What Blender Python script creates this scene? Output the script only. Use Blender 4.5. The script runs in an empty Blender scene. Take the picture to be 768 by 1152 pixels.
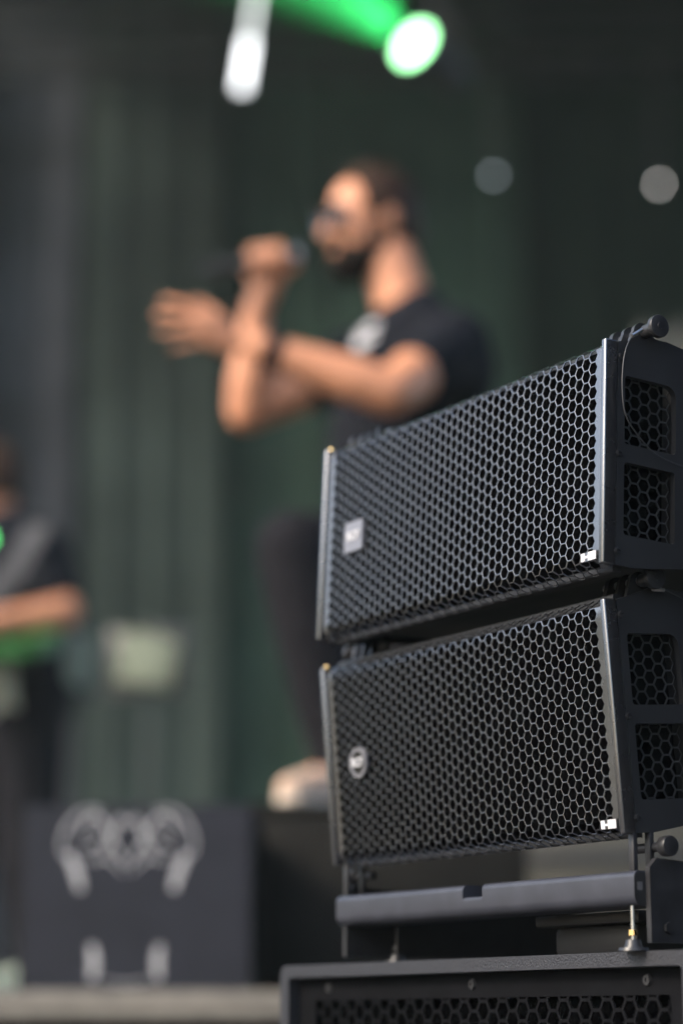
import bpy, bmesh, math, random
from mathutils import Vector, Matrix, geometry, noise
random.seed(7)
PI = math.pi
R = math.radians
scene = bpy.context.scene
C = scene.collection

# ------------------------------------------------------------------ camera
ZC = 0.60
PITCH = R(12.7148)
FPX = 2552.5                                   # focal length in photo pixels (768 wide)
cam_data = bpy.data.cameras.new('camera')
cam = bpy.data.objects.new('camera', cam_data); C.objects.link(cam)
cam.location = (0, 0, ZC)
cam.rotation_euler = (PI/2 + PITCH, 0, 0)
cam_data.sensor_fit = 'HORIZONTAL'
cam_data.sensor_width = 24.0
cam_data.lens = FPX/768*24.0
cam_data.clip_start = 0.05
cam_data.clip_end = 2000
cam_data.dof.use_dof = True
cam_data.dof.focus_distance = 1.985
cam_data.dof.aperture_fstop = 2.0
cam_data.dof.aperture_blades = 0
scene.camera = cam

# ------------------------------------------------------------------ sky, sun, exposure
SUN_EL, SUN_AZ = R(37), R(-116)                 # azimuth from +Y towards +X: the sun stands over the open audience side
w = bpy.data.worlds.new('World'); scene.world = w; w.use_nodes = True
nt = w.node_tree; nt.nodes.clear()
sky = nt.nodes.new('ShaderNodeTexSky'); sky.sky_type = 'NISHITA'; sky.sun_disc = False
sky.sun_elevation = SUN_EL; sky.sun_rotation = SUN_AZ
sky.air_density = 1.0; sky.dust_density = 2.8; sky.ozone_density = 1.0
bg = nt.nodes.new('ShaderNodeBackground'); bg.inputs['Strength'].default_value = 0.15
out = nt.nodes.new('ShaderNodeOutputWorld')
nt.links.new(sky.outputs[0], bg.inputs[0]); nt.links.new(bg.outputs[0], out.inputs[0])
sd = bpy.data.lights.new('sun', 'SUN'); sd.energy = 1.5; sd.angle = R(14); sd.color = (1.0, 0.89, 0.75)
sun = bpy.data.objects.new('sun', sd); C.objects.link(sun)
sdir = Vector((math.sin(SUN_AZ)*math.cos(SUN_EL), math.cos(SUN_AZ)*math.cos(SUN_EL), math.sin(SUN_EL)))
sun.rotation_euler = (-sdir).to_track_quat('-Z', 'Y').to_euler()
sun.location = (-6, 2, 9)
vs = scene.view_settings
vs.view_transform = 'Standard'; vs.look = 'None'; vs.exposure = 1.38; vs.gamma = 1.0; vs.use_curve_mapping = False
scene.render.engine = 'CYCLES'
scene.cycles.use_denoising = True
scene.cycles.max_bounces = 8
scene.cycles.volume_bounces = 1
scene.cycles.sample_clamp_indirect = 6.0

# ------------------------------------------------------------------ helpers
CP, SP = math.cos(PITCH), math.sin(PITCH)
def at(px, py, Y):
    """world point at depth Y (metres from the camera) seen at photo position px, py"""
    x = (px-384)/FPX; v = (576-py)/FPX
    dx, dy, dz = x, CP - v*SP, SP + v*CP
    t = Y/dy
    return Vector((dx*t, Y, ZC + dz*t))

def mat(name, col, rough=0.5, metal=0.0, spec=0.5, var=0.0, vscale=20, bump=0.0, bscale=400, emit=None, estr=0.0,
        col2=None, sub=0.0, rvar=0.0, wear=None, ior=1.5):
    m = bpy.data.materials.new(name); m.use_nodes = True
    t = m.node_tree; p = t.nodes['Principled BSDF']
    p.inputs['Base Color'].default_value = (*col, 1); p.inputs['Roughness'].default_value = rough
    p.inputs['Metallic'].default_value = metal; p.inputs['IOR'].default_value = ior; p.inputs['Specular IOR Level'].default_value = spec
    tc = t.nodes.new('ShaderNodeTexCoord')
    if var or col2:
        n = t.nodes.new('ShaderNodeTexNoise'); n.inputs['Scale'].default_value = vscale; n.inputs['Detail'].default_value = 6
        t.links.new(tc.outputs['Object'], n.inputs['Vector'])
        r = t.nodes.new('ShaderNodeValToRGB'); t.links.new(n.outputs['Fac'], r.inputs[0])
        a = [c*(1-var) for c in col]; b = list(col2) if col2 else [min(1, c*(1+var)) for c in col]
        r.color_ramp.elements[0].position = .35; r.color_ramp.elements[1].position = .68
        r.color_ramp.elements[0].color = (*a, 1); r.color_ramp.elements[1].color = (*b, 1)
        t.links.new(r.outputs[0], p.inputs['Base Color'])
        if rvar:
            mr = t.nodes.new('ShaderNodeMapRange'); mr.inputs[3].default_value = rough-rvar; mr.inputs[4].default_value = rough+rvar
            t.links.new(n.outputs['Fac'], mr.inputs[0]); t.links.new(mr.outputs[0], p.inputs['Roughness'])
    if bump:
        n2 = t.nodes.new('ShaderNodeTexNoise'); n2.inputs['Scale'].default_value = bscale; n2.inputs['Detail'].default_value = 3
        t.links.new(tc.outputs['Object'], n2.inputs['Vector'])
        b = t.nodes.new('ShaderNodeBump'); b.inputs['Strength'].default_value = bump; b.inputs['Distance'].default_value = 0.001
        t.links.new(n2.outputs['Fac'], b.inputs['Height']); t.links.new(b.outputs[0], p.inputs['Normal'])
    if wear:
        src = p.inputs['Base Color'].links[0].from_socket if p.inputs['Base Color'].links else None
        n3 = t.nodes.new('ShaderNodeTexNoise'); n3.inputs['Scale'].default_value = wear[0]; n3.inputs['Detail'].default_value = 9; n3.inputs['Roughness'].default_value = .72
        mp = t.nodes.new('ShaderNodeMapping'); mp.inputs['Scale'].default_value = (1, 1, .45)
        t.links.new(tc.outputs['Object'], mp.inputs[0]); t.links.new(mp.outputs[0], n3.inputs['Vector'])
        r3 = t.nodes.new('ShaderNodeValToRGB'); r3.color_ramp.elements[0].position = wear[1]; r3.color_ramp.elements[1].position = wear[1]+.05
        t.links.new(n3.outputs['Fac'], r3.inputs[0])
        mx = t.nodes.new('ShaderNodeMix'); mx.data_type = 'RGBA'; mx.inputs[7].default_value = (*wear[2], 1)
        t.links.new(r3.outputs[0], mx.inputs[0])
        if src: t.links.new(src, mx.inputs[6])
        else: mx.inputs[6].default_value = (*col, 1)
        t.links.new(mx.outputs[2], p.inputs['Base Color'])
    if sub:
        p.inputs['Subsurface Weight'].default_value = sub; p.inputs['Subsurface Radius'].default_value = (.012, .005, .003)
    if emit:
        p.inputs['Emission Color'].default_value = (*emit, 1); p.inputs['Emission Strength'].default_value = estr
    return m

M = {
 'asphalt': mat('asphalt', (.05, .05, .052), .9, var=.3, vscale=4, bump=.6, bscale=90),
 'deck': mat('deck_plywood', (.045, .04, .036), .6, var=.3, vscale=6, bump=.3, bscale=120),
 'aluminium': mat('aluminium', (.24, .235, .215), .5, metal=.2, var=.12, vscale=30, bump=.1),
 'edge': mat('weathered_edge_profile', (.15, .136, .114), .6, var=.2, vscale=25, bump=.2, bscale=300),
 'skirt': mat('black_skirt_cloth', (.012, .013, .016), .95, spec=.12, var=.2),
 'roof': mat('roof_tarpaulin', (.02, .022, .022), .8, var=.2, vscale=2),
 'plastic': mat('black_moulded_plastic', (.016, .0165, .018), .42, var=.18, vscale=14, bump=.22, bscale=1500, rvar=.06, wear=(45, .70, (.06, .06, .06))),
 'trim': mat('black_satin_trim', (.007, .007, .009), .27, ior=1.95, spec=1.0, var=.15, vscale=25, bump=.10, bscale=1800, rvar=.05, wear=(70, .70, (.075, .075, .075))),
 'grille': mat('black_powder_coated_steel', (.007, .007, .009), .27, ior=1.95, spec=1.0, var=.2, vscale=30, bump=.06, bscale=2500, rvar=.06, wear=(90, .71, (.07, .07, .07))),
 'foam': mat('black_foam', (.0015, .0015, .0018), 1.0, spec=.0, bump=.8, bscale=900),
 'vent_mesh': mat('black_vent_mesh', (.028, .0285, .030), .5, spec=.4),
 'steel': mat('black_steel', (.020, .020, .022), .38, metal=.0, var=.25, vscale=60, bump=.1, bscale=1200, rvar=.08, wear=(120, .68, (.12, .115, .11))),
 'barpaint': mat('grey_black_satin_paint', (.030, .032, .042), .42, var=.16, vscale=45, bump=.10, bscale=900, rvar=.07, wear=(60, .69, (.12, .115, .11))),
 'zinc': mat('zinc_plated_steel', (.55, .54, .52), .28, metal=1.0, var=.2, vscale=80),
 'brass': mat('brass', (.78, .58, .28), .25, metal=1.0, var=.1),
 'texpaint': mat('textured_black_paint', (.014, .0148, .0195), .52, var=.3, vscale=700, bump=1.0, bscale=620, rvar=.1, wear=(50, .71, (.07, .068, .066))),
 'subgrille': mat('dark_grille_paint', (.005, .0052, .0062), .75, spec=.3, ior=1.15, var=.2, vscale=30, bump=.1, bscale=1500),
 'cable': mat('coated_wire_rope', (.04, .04, .042), .4, metal=.2, bump=.3, bscale=900),
 'white_print': mat('white_print', (.55, .55, .57), .5, var=.05),
 'grey_plate': mat('silver_badge', (.20, .20, .22), .35, metal=.35, var=.06),
 'skin': mat('skin', (.60, .262, .138), .5, var=.14, vscale=12, bump=.15, bscale=500, sub=.08),
 'hair': mat('dark_brown_hair', (.040, .022, .014), .55, spec=.12, var=.4, vscale=90, bump=.8, bscale=260),
 'beard': mat('dark_beard_hair', (.012, .008, .006), .7, spec=.1, var=.4, vscale=90, bump=.8, bscale=260),
 'shirt': mat('black_cotton', (.008, .009, .013), .9, spec=.12, var=.25, vscale=30, bump=.4, bscale=700),
 'trousers': mat('charcoal_denim', (.010, .0095, .012), .9, spec=.12, var=.25, vscale=40, bump=.4, bscale=700),
 'shoe': mat('beige_suede', (.52, .36, .26), .8, var=.15, vscale=40, bump=.3),
 'sole': mat('pale_rubber', (.55, .47, .38), .7),
 'black_gloss': mat('black_gloss', (.01, .01, .012), .2),
 'lens': mat('tinted_lens', (.012, .012, .014), .25),
 'casing': mat('black_lamp_casing', (.014, .014, .015), .5, var=.2),
 'box_front': mat('dark_blue_grey_paint', (.014, .0155, .0225), .65, spec=.2, var=.15, vscale=12, bump=.3, bscale=500),
 'print_grey': mat('pale_grey_print', (.42, .42, .43), .6, var=.15, vscale=30),
 'riser': mat('black_stained_plywood', (.009, .0085, .007), .75, spec=.15, var=.35, vscale=9, bump=.3, bscale=200),
 'case': mat('olive_grey_case_board', (.050, .047, .034), .55, var=.15, vscale=8),
 'paper': mat('white_paper', (.36, .41, .31), .8, var=.05),
 'towel': mat('cream_towel', (.58, .56, .42), .95, var=.1, bump=.8, bscale=200),
 'guitar': mat('lacquer_green_light', (.018, .12, .025), .35, var=.15),  # green stage light on the guitar, painted in as body colour
 'wood': mat('maple_wood', (.42, .25, .12), .4, var=.15, vscale=14),
 'strap': mat('grey_webbing', (.08, .078, .08), .9),
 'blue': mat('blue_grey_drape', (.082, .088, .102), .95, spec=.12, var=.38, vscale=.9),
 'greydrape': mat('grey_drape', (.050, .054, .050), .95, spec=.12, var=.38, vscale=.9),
 'grey_spill': mat('grey_drape_green_spill', (.054, .074, .066), .95, spec=.12, var=.38, vscale=.9),  # grey cloth with the green lamp spill mixed into its colour
 'green': mat('dark_drape_green_spill', (.048, .088, .066), .95, spec=.12, var=.38, vscale=.9),  # dark cloth; spill of the green lamp is painted into the base colour
 'blackish_spill': mat('blackish_drape_green_spill', (.017, .035, .025), .95, spec=.12, var=.38, vscale=.9),  # blackish cloth, tinted green to stand for lamp spill
}

class MB:
    """collects shapes, then links them as ONE mesh object"""
    def __init__(s): s.bm = bmesh.new()
    def merge(s, b):
        me = bpy.data.meshes.new('tmp'); b.to_mesh(me); b.free(); s.bm.from_mesh(me); bpy.data.meshes.remove(me)
    def box(s, x0, x1, y0, y1, z0, z1, bev=0.0, seg=2):
        b = bmesh.new(); bmesh.ops.create_cube(b, size=1)
        for v in b.verts: v.co = Vector(((x0+x1)/2+v.co.x*(x1-x0), (y0+y1)/2+v.co.y*(y1-y0), (z0+z1)/2+v.co.z*(z1-z0)))
        if bev: bmesh.ops.bevel(b, geom=b.edges[:], offset=bev, segments=seg, affect='EDGES', profile=.5)
        s.merge(b); return s
    def rod(s, a, b_, r0, r1=None, n=24, caps=True, bev=0.0):
        r1 = r0 if r1 is None else r1; a = Vector(a); b_ = Vector(b_); d = b_-a
        b = bmesh.new(); bmesh.ops.create_cone(b, cap_ends=caps, segments=n, radius1=r0, radius2=r1, depth=d.length)
        if bev:
            ed = [e for e in b.edges if len(e.link_faces) == 2 and any(len(f.verts) > 4 for f in e.link_faces)]
            bmesh.ops.bevel(b, geom=ed, offset=bev, segments=2, affect='EDGES', profile=.5)
        mt = Matrix.Translation((a+b_)/2) @ d.to_track_quat('Z', 'Y').to_matrix().to_4x4()
        bmesh.ops.transform(b, matrix=mt, verts=b.verts[:]); s.merge(b); return s
    def ball(s, c, r, n=20, rot=None):
        r = (r, r, r) if isinstance(r, (int, float)) else r
        b = bmesh.new(); bmesh.ops.create_uvsphere(b, u_segments=n, v_segments=max(8, n//2), radius=1)
        mt = Matrix.Diagonal((*r, 1))
        if rot is not None: mt = rot.to_4x4() @ mt
        bmesh.ops.transform(b, matrix=Matrix.Translation(Vector(c)) @ mt, verts=b.verts[:]); s.merge(b); return s
    def cap(s, a, b_, r0, r1=None, n=16):
        r1 = r0 if r1 is None else r1
        s.rod(a, b_, r0, r1, n); s.ball(a, r0, n); s.ball(b_, r1, n); return s
    def chain(s, pts, rs, n=14):
        for i in range(len(pts)-1): s.cap(pts[i], pts[i+1], rs[i], rs[i+1], n)
        return s
    def tube(s, pts, r, n=8):
        b = bmesh.new(); pts = [Vector(p) for p in pts]; rings = []
        for i, p in enumerate(pts):
            d = (pts[min(i+1, len(pts)-1)]-pts[max(i-1, 0)]).normalized()
            u = d.orthogonal().normalized() if i == 0 else (u - d*u.dot(d)).normalized()
            v = d.cross(u); rr = r[i] if isinstance(r, (list, tuple)) else r
            rings.append([b.verts.new(p + (u*math.cos(2*PI*k/n) + v*math.sin(2*PI*k/n))*rr) for k in range(n)])
        for i in range(len(rings)-1):
            for k in range(n): b.faces.new((rings[i][k], rings[i][(k+1) % n], rings[i+1][(k+1) % n], rings[i+1][k]))
        b.faces.new(rings[0][::-1]); b.faces.new(rings[-1]); s.merge(b); return s
    def prism(s, poly, lo, hi, axis='x', holes=()):
        """2D polygon (with holes) extruded along an axis; poly in the two other axes, in order"""
        loops = [list(poly)] + [list(h) for h in holes]
        vs_, ed = [], []
        for L in loops:
            k = len(vs_); vs_ += [Vector(p) for p in L]; ed += [(k+i, k+(i+1) % len(L)) for i in range(len(L))]
        ov, oe, of, *_ = geometry.delaunay_2d_cdt(vs_, ed, [], 1, 1e-7)
        def inside(p, L):
            c = False
            for i in range(len(L)):
                a, d = L[i], L[i-1]
                if (a[1] > p[1]) != (d[1] > p[1]) and p[0] < (d[0]-a[0])*(p[1]-a[1])/(d[1]-a[1])+a[0]: c = not c
            return c
        def P(p, h): return {'x': (h, p[0], p[1]), 'y': (p[0], h, p[1]), 'z': (p[0], p[1], h)}[axis]
        b = bmesh.new(); A = [b.verts.new(P(p, lo)) for p in ov]; B = [b.verts.new(P(p, hi)) for p in ov]
        cnt = {}
        for f in of:
            c = (sum(ov[i][0] for i in f)/len(f), sum(ov[i][1] for i in f)/len(f))
            if not inside(c, loops[0]) or any(inside(c, h) for h in loops[1:]): continue
            b.faces.new([A[i] for i in f]); b.faces.new([B[i] for i in reversed(f)])
            for i in range(len(f)):
                e = (f[i], f[(i+1) % len(f)]); cnt[e] = 1
        for (i, j) in cnt:
            if (j, i) not in cnt: b.faces.new((A[j], A[i], B[i], B[j]))
        bmesh.ops.recalc_face_normals(b, faces=b.faces[:]); s.merge(b); return s
    def build(s, name, m, parent=None, smooth=35, post=None):
        me = bpy.data.meshes.new(name); s.bm.to_mesh(me); s.bm.free()
        return link(name, me, m, parent, smooth)

def link(name, me, m, parent=None, smooth=35):
    o = bpy.data.objects.new(name, me); C.objects.link(o)
    if m is not None:
        me.materials.clear(); me.materials.append(M[m] if isinstance(m, str) else m)
    if smooth:
        me.polygons.foreach_set('use_smooth', [True]*len(me.polygons)); me.set_sharp_from_angle(angle=R(smooth))
    if parent: o.parent = parent
    return o

def tag(o, label=None, cat=None, group=None, kind=None):
    if label: o['label'] = label
    if cat: o['category'] = cat
    if group: o['group'] = group
    if kind: o['kind'] = kind
    return o

def thing(name, label, cat, loc=(0, 0, 0), rot=(0, 0, 0), group=None):
    o = bpy.data.objects.new(name, None); C.objects.link(o); o.empty_display_size = .05
    o.location = loc; o.rotation_mode = 'XYZ'; o.rotation_euler = rot
    return tag(o, label, cat, group)

def rrect(x0, x1, y0, y1, r, n=5):
    r = r if isinstance(r, (list, tuple)) else [r]*4
    out_ = []
    for k, (cx, cy, a) in enumerate(((x1, y1, 0), (x0, y1, 90), (x0, y0, 180), (x1, y0, 270))):
        q = r[k]; sx = -1 if cx == x1 else 1; sy = -1 if cy == y1 else 1
        for i in range(n+1):
            t = R(a + 90*i/n); out_.append((cx+sx*q+q*math.cos(t), cy+sy*q+q*math.sin(t)))
    return out_

def circle(cx, cy, r, n=32): return [(cx+r*math.cos(2*PI*i/n), cy+r*math.sin(2*PI*i/n)) for i in range(n)]

def hexgrid(x0, x1, s0, s1, p, web, fmap, thick, xm=None, roll=0.0):
    """perforated sheet of flat-topped hexagonal holes; fmap(x, s, depth) places it; xm = plain margins to these x"""
    bm = bmesh.new(); Rr = p/math.sqrt(3); dx = 1.5*Rr; cache = {}
    ncol = int((x1-x0-2*Rr)/dx)+1; off = (x0+x1)/2-(ncol-1)*dx/2
    nrow = int((s1-s0)/p)+1; soff = (s0+s1)/2-(nrow-1)*p/2
    def V(x, s, d):
        k = (round(x*1e5), round(s*1e5), round(d*1e5))
        if k not in cache: cache[k] = bm.verts.new(fmap(x, s, d))
        return cache[k]
    q = 1-web/p
    for i in range(ncol):
        for j in range(nrow + (1 if i % 2 else 0)):
            cx = off+i*dx; cs = soff+j*p-(p/2 if i % 2 else 0)
            o_ = [(cx+Rr*math.cos(R(60*k)), cs+Rr*math.sin(R(60*k))) for k in range(6)]
            n_ = [(cx+Rr*q*math.cos(R(60*k)), cs+Rr*q*math.sin(R(60*k))) for k in range(6)]
            for k in range(6):
                l = (k+1) % 6
                bm.faces.new((V(*o_[k], 0), V(*o_[l], 0), V(*n_[l], roll), V(*n_[k], roll)))
                bm.faces.new((V(*n_[k], roll), V(*n_[l], roll), V(*n_[l], thick), V(*n_[k], thick)))
                bm.faces.new((V(*o_[l], thick), V(*o_[k], thick), V(*n_[k], thick), V(*n_[l], thick)))
            if xm and i in (0, ncol-1):
                sg = 1 if i == ncol-1 else -1; X = xm[1] if sg > 0 else xm[0]
                a = (cx+sg*Rr/2, cs-p/2); b_ = (cx+sg*Rr, cs); c = (cx+sg*Rr/2, cs+p/2)
                for u, v in ((a, b_), (b_, c)):
                    f = [V(*u, 0), V(*v, 0), V(X, v[1], 0), V(X, u[1], 0)]
                    bm.faces.new(f if sg < 0 else f[::-1])
                    bm.faces.new((V(X, u[1], 0), V(X, v[1], 0), V(X, v[1], thick), V(X, u[1], thick)))
    bmesh.ops.recalc_face_normals(bm, faces=bm.faces[:])
    return bm

def text_mesh(s, size, depth):
    cu = bpy.data.curves.new('t', 'FONT'); cu.body = s; cu.size = size; cu.align_x = 'CENTER'; cu.align_y = 'CENTER'
    cu.extrude = depth/2; cu.offset = size*.018
    o = bpy.data.objects.new('t', cu); C.objects.link(o)
    me = bpy.data.meshes.new_from_object(o.evaluated_get(bpy.context.evaluated_depsgraph_get()))
    bpy.data.objects.remove(o); bpy.data.curves.remove(cu)
    me.transform(Matrix.Rotation(PI/2, 4, 'X')); return me

def blend(name, mb, m, parent, voxel=.006, it=8, post=None):
    """fuse the collected shapes into one continuous skin"""
    me = bpy.data.meshes.new(name); mb.bm.to_mesh(me); mb.bm.free()
    o = bpy.data.objects.new(name, me); C.objects.link(o)
    md = o.modifiers.new('r', 'REMESH'); md.mode = 'VOXEL'; md.voxel_size = voxel
    ms = o.modifiers.new('s', 'SMOOTH'); ms.factor = .5; ms.iterations = it
    me2 = bpy.data.meshes.new_from_object(o.evaluated_get(bpy.context.evaluated_depsgraph_get()))
    bpy.data.objects.remove(o); bpy.data.meshes.remove(me)
    if post: post(me2)
    return link(name, me2, m, parent, smooth=180)

# ================================================================== setting
tag(MB().box(-26, 16, -16, 24, -.3, 0).build('ground', 'asphalt', smooth=0), kind='structure')

DECK = ZC + .053
tag(MB().box(-3.4, 7, 4.02, 13.2, DECK-.045, DECK).build('stage_floor', 'deck', smooth=0), kind='structure')
e = tag(MB().box(-3.4, 7, 3.985, 4.018, DECK-.047, DECK+.002, .003).build('stage_edge_profile', 'edge'),
        'pale aluminium edge profile along the front of the stage floor', 'edge profile')

def cloth_sheet(x0, x1, z0, z1, y, amp, waves, seed):
    bm = bmesh.new(); nx = int(waves*14); rnd = random.Random(seed); ph = rnd.random()*6; rows = []
    for j in range(13):
        z = z0+(z1-z0)*j/12; row = []
        for i in range(nx+1):
            u = i/nx
            d = amp*(math.sin(u*waves*2*PI+ph)+.45*math.sin(u*waves*4.6*PI+ph*2+.3*math.sin(z*1.3+ph)))
            row.append(bm.verts.new((x0+(x1-x0)*u+.02*math.sin(z*.9+ph), y+d*(1-.25*j/12), z)))
        rows.append(row)
    for j in range(12):
        for i in range(nx): bm.faces.new((rows[j][i], rows[j][i+1], rows[j+1][i+1], rows[j+1][i]))
    b2 = bmesh.ops.solidify(bm, geom=bm.faces[:], thickness=.004)
    return bm

sk = MB(); sk.merge(cloth_sheet(-3.4, 7, .003, DECK-.05, 4.035, .012, 34, 3))
tag(sk.build('stage_skirt', 'skirt', smooth=180), 'black gathered cloth skirt hanging below the stage edge', 'skirt')
tag(MB().box(-2.3, 7, 4.6, 13.2, 6.75, 6.87, .02).build('stage_roof', 'roof'), 'dark tarpaulin roof over the stage', 'roof')

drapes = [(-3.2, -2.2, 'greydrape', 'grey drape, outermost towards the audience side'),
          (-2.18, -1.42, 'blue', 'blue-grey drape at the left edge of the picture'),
          (-1.40, -.82, 'grey_spill', 'grey drape with painted green lamp spill, behind the music stands'),
          (-.80, -.06, 'green', 'dark drape with painted green lamp spill, to the left of the singer'),
          (-.04, .92, 'green', 'dark drape with painted green lamp spill, straight behind the singer'),
          (.94, 1.62, 'blackish_spill', 'blackish drape with painted green lamp spill, above the loudspeaker'),
          (1.64, 2.6, 'blackish_spill', 'blackish drape with painted green lamp spill, at the right edge of the picture'),
          (2.62, 4.6, 'blackish_spill', 'blackish drape with painted green lamp spill, outermost on the wing side')]
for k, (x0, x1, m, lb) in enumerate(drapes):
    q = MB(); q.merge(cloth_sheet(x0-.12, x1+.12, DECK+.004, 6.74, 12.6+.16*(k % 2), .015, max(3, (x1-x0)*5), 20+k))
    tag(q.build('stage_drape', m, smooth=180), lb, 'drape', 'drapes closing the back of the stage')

# black cloth added out of view to darken the side panels of the loudspeakers
mk = MB(); mk.merge(cloth_sheet(-3.2, 3.2, .004, 4.2, 0, .05, 20, 77))
mo_ = mk.build('added_side_drape', 'skirt', None, 180); mo_.location = (3.4, .6, 0); mo_.rotation_euler = (0, 0, R(90))
tag(mo_, 'black drape added out of view on the right to darken the loudspeaker sides', 'drape')
# unseen belt of trees, added to darken the low reflections in the loudspeakers
rt = random.Random(5); tb_ = bmesh.new()
for k in range(9000):
    yy = rt.uniform(-15, 23); top = 5.4+1.2*noise.noise(Vector((yy*.35, 3, 0)))+.6*noise.noise(Vector((yy*1.3, 9, 0)))
    p = Vector((-19+rt.uniform(-1.6, 1.6), yy, rt.uniform(.15, 1)**.8*top)); q_ = Matrix.Rotation(rt.uniform(0, 6.3), 3, (rt.uniform(-1, 1), rt.uniform(-1, 1), rt.uniform(-1, 1)+.01)); r_ = rt.uniform(.10, .24)
    tb_.faces.new([tb_.verts.new(p+q_ @ Vector(c)*r_) for c in ((-1, -.5, 0), (.2, -.8, .2), (1, .3, 0), (-.3, .9, -.1))])
q = MB(); q.merge(tb_)
M['leaf'] = mat('leaf_green', (.045, .075, .028), .7, var=.4, vscale=1.5)
tag(q.build('added_tree_belt', 'leaf', None, 0), 'unseen belt of dark green trees added to darken the loudspeaker reflections', 'trees', kind='stuff')

# ================================================================== loudspeakers
W, H, DEP = .47, .2017, .36
YAW = R(-58.22)
HALF = .0968
def grille_map(x, s, d):
    h, r, fl = .0925, .004, R(56); a = abs(s); sg = 1 if s >= 0 else -1
    if a <= h: y, z, ny, nz = 0, a, -1, 0
    else:
        th = min((a-h)/r, fl); y = r*(1-math.cos(th)); z = h+r*math.sin(th); ny, nz = -math.cos(th), math.sin(th)
        if (a-h)/r > fl:
            e_ = a-h-r*fl; y += e_*math.sin(fl); z += e_*math.cos(fl)
    return (x, y-ny*d*1.0, sg*(z-nz*d))
_cache = {}
def make_speaker(label, loc, tilt, badge, group, rail_top=.1016):
    t = thing('line_array_loudspeaker', label, 'loudspeaker', loc, (tilt, 0, YAW), group)
    # rear cabinet body
    pfront = [(.0250, -.0945), (.0800, -.0868), (.0800, .0868), (.0250, .0945)]
    for zs in (-1, 1):
        zt = zs*(.1040 if zs < 0 else rail_top)
        MB().prism([(.0138, zs*.0885), (.0230, zs*.0885), (.0230, zt), (.0150, zt), (.0138, zt-zs*.0012)], -.2268, .2268).build('frame_rail', 'plastic', t, 30)
    prear = [(.0802, -.0868), (.33, -.070), (DEP, -.060), (DEP, .060), (.33, .070), (.0802, .0868)]
    cb_ = MB(); cb_.prism(pfront, -.2080, .2080); cb_.prism(prear, -.2285, .2285); cb_.build('cabinet', 'plastic', t, smooth=20)
    MB().prism([(.0050, -.0880), (.0125, -.0975), (.0136, -.0975), (.0136, -.0870), (.0240, -.0870), (.0240, .0870), (.0136, .0870), (.0136, .0975), (.0125, .0975), (.0050, .0880)], -.2267, .2267).build('foam_backing', 'foam', t, 0)
    for sx in (-1, 1):
        # side cheek with two vent openings
        pf = [(.0105, -.1000), (.03, -.1005), (.085, -.0930), (.2, -.0800), (DEP-.02, -.0640), (DEP, -.050), (DEP, .050), (DEP-.02, .0640),
              (.2, .0850), (.12, .1010), (.085, .1075), (.066, .1105), (.048, .1105), (.03, .1050), (.0105, .1000)]
        h1 = rrect(.0186, .0757, .0085, .0705, [.011, .003, .003, .003]); h2 = rrect(.0186, .0750, -.0725, -.0078, .003)
        x0, x1 = (.2287, .2350) if sx > 0 else (-.2350, -.2287)
        pn = MB().prism(pf, x0, x1, 'x', (h1, h2)).build('side_panel', 'plastic', t, 20)
        # recess and mesh behind the openings
        xi = sx*.2255
        MB().box(min(sx*.2100, sx*.2115), max(sx*.2100, sx*.2115), .0250, .0795, -.080, .080).build('vent_foam', 'foam', pn, 0)
        for (z0, z1) in ((.0085, .0705), (-.0725, -.0078)):
            key = ('vent', sx, z0)
            if key not in _cache:
                def vm(a, s, d, xi=xi): return (xi-sx*d, a, s)
                bmv = hexgrid(.019, .0775, z0-.001, z1+.001, .0122, .0014, vm, .001)
                me = bpy.data.meshes.new('vent_grille'); bmv.to_mesh(me); bmv.free(); _cache[key] = me
            link('vent_grille', _cache[key], 'vent_mesh', pn, 0)
        for (y_, z_) in ((.0142, .0868), (.0132, -.0012), (.0128, -.0878), (.098, .030), (.098, -.040)):
            xs = sx*.2350
            sc = MB(); sc.rod((xs-sx*.001, y_, z_), (xs+sx*.0008, y_, z_), .0036, .0032, 16)
            sc.prism(circle(y_, z_, .0027, 16), min(xs+sx*.0005, xs+sx*.0016), max(xs+sx*.0005, xs+sx*.0016), 'x', (circle(y_, z_, .0014, 6),))
            sc.build('screw', 'steel', pn, 25)
        xa, xb = (.2288, .2352) if sx > 0 else (-.2352, -.2288)
        MB().box(xa, xb, -.0035, .0102, -.1008, .1008, .0016, 3).build('edge_trim', 'trim', t)
    # grille
    if 'g' not in _cache:
        bmg = hexgrid(-.2205, .2205, -.1062, .1062, .01120, .00120, grille_map, .0011, (-.2272, .2272), roll=.00012)
        me = bpy.data.meshes.new('grille'); bmg.to_mesh(me); bmg.free(); _cache['g'] = me
    gr = link('grille', _cache['g'], 'grille', t, 20)
    for bx_, by_, bz_ in ((-.2318, .004, .1020), (-.2185, .0180, .1035), (-.2040, .0185, .1035)):
        db = MB(); db.rod((bx_, by_, bz_-.002), (bx_, by_, bz_), .0030, n=16); db.ball((bx_, by_, bz_), (.0030, .0030, .0026), 16)
        db.build('dome_bolt', 'brass', t, 60)
    # badge on the left, maker's lettering
    if badge == 'square':
        b = MB().prism(rrect(-.1870, -.1540, -.0185, .0125, .0015), -.0034, -.0004, 'y').build('badge', 'grey_plate', t, 25)
        c = (-.1705, -.003)
    else:
        b = MB().prism(circle(-.1745, -.0018, .0152, 40), -.0034, -.0004, 'y', (circle(-.1745, -.0018, .0118, 40),)).build('badge', 'grey_plate', t, 25)
        MB().prism(circle(-.1745, -.0018, .0117, 36), -.0026, -.0006, 'y').build('badge_field', 'black_gloss', b, 25)
        c = (-.1745, -.0018)
    tm = text_mesh('RCF', .0125 if badge == 'square' else .0118, .0008); tm.transform(Matrix.Translation((c[0], -.0040, c[1])))
    link('lettering', tm, 'white_print', b, 0)
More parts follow.
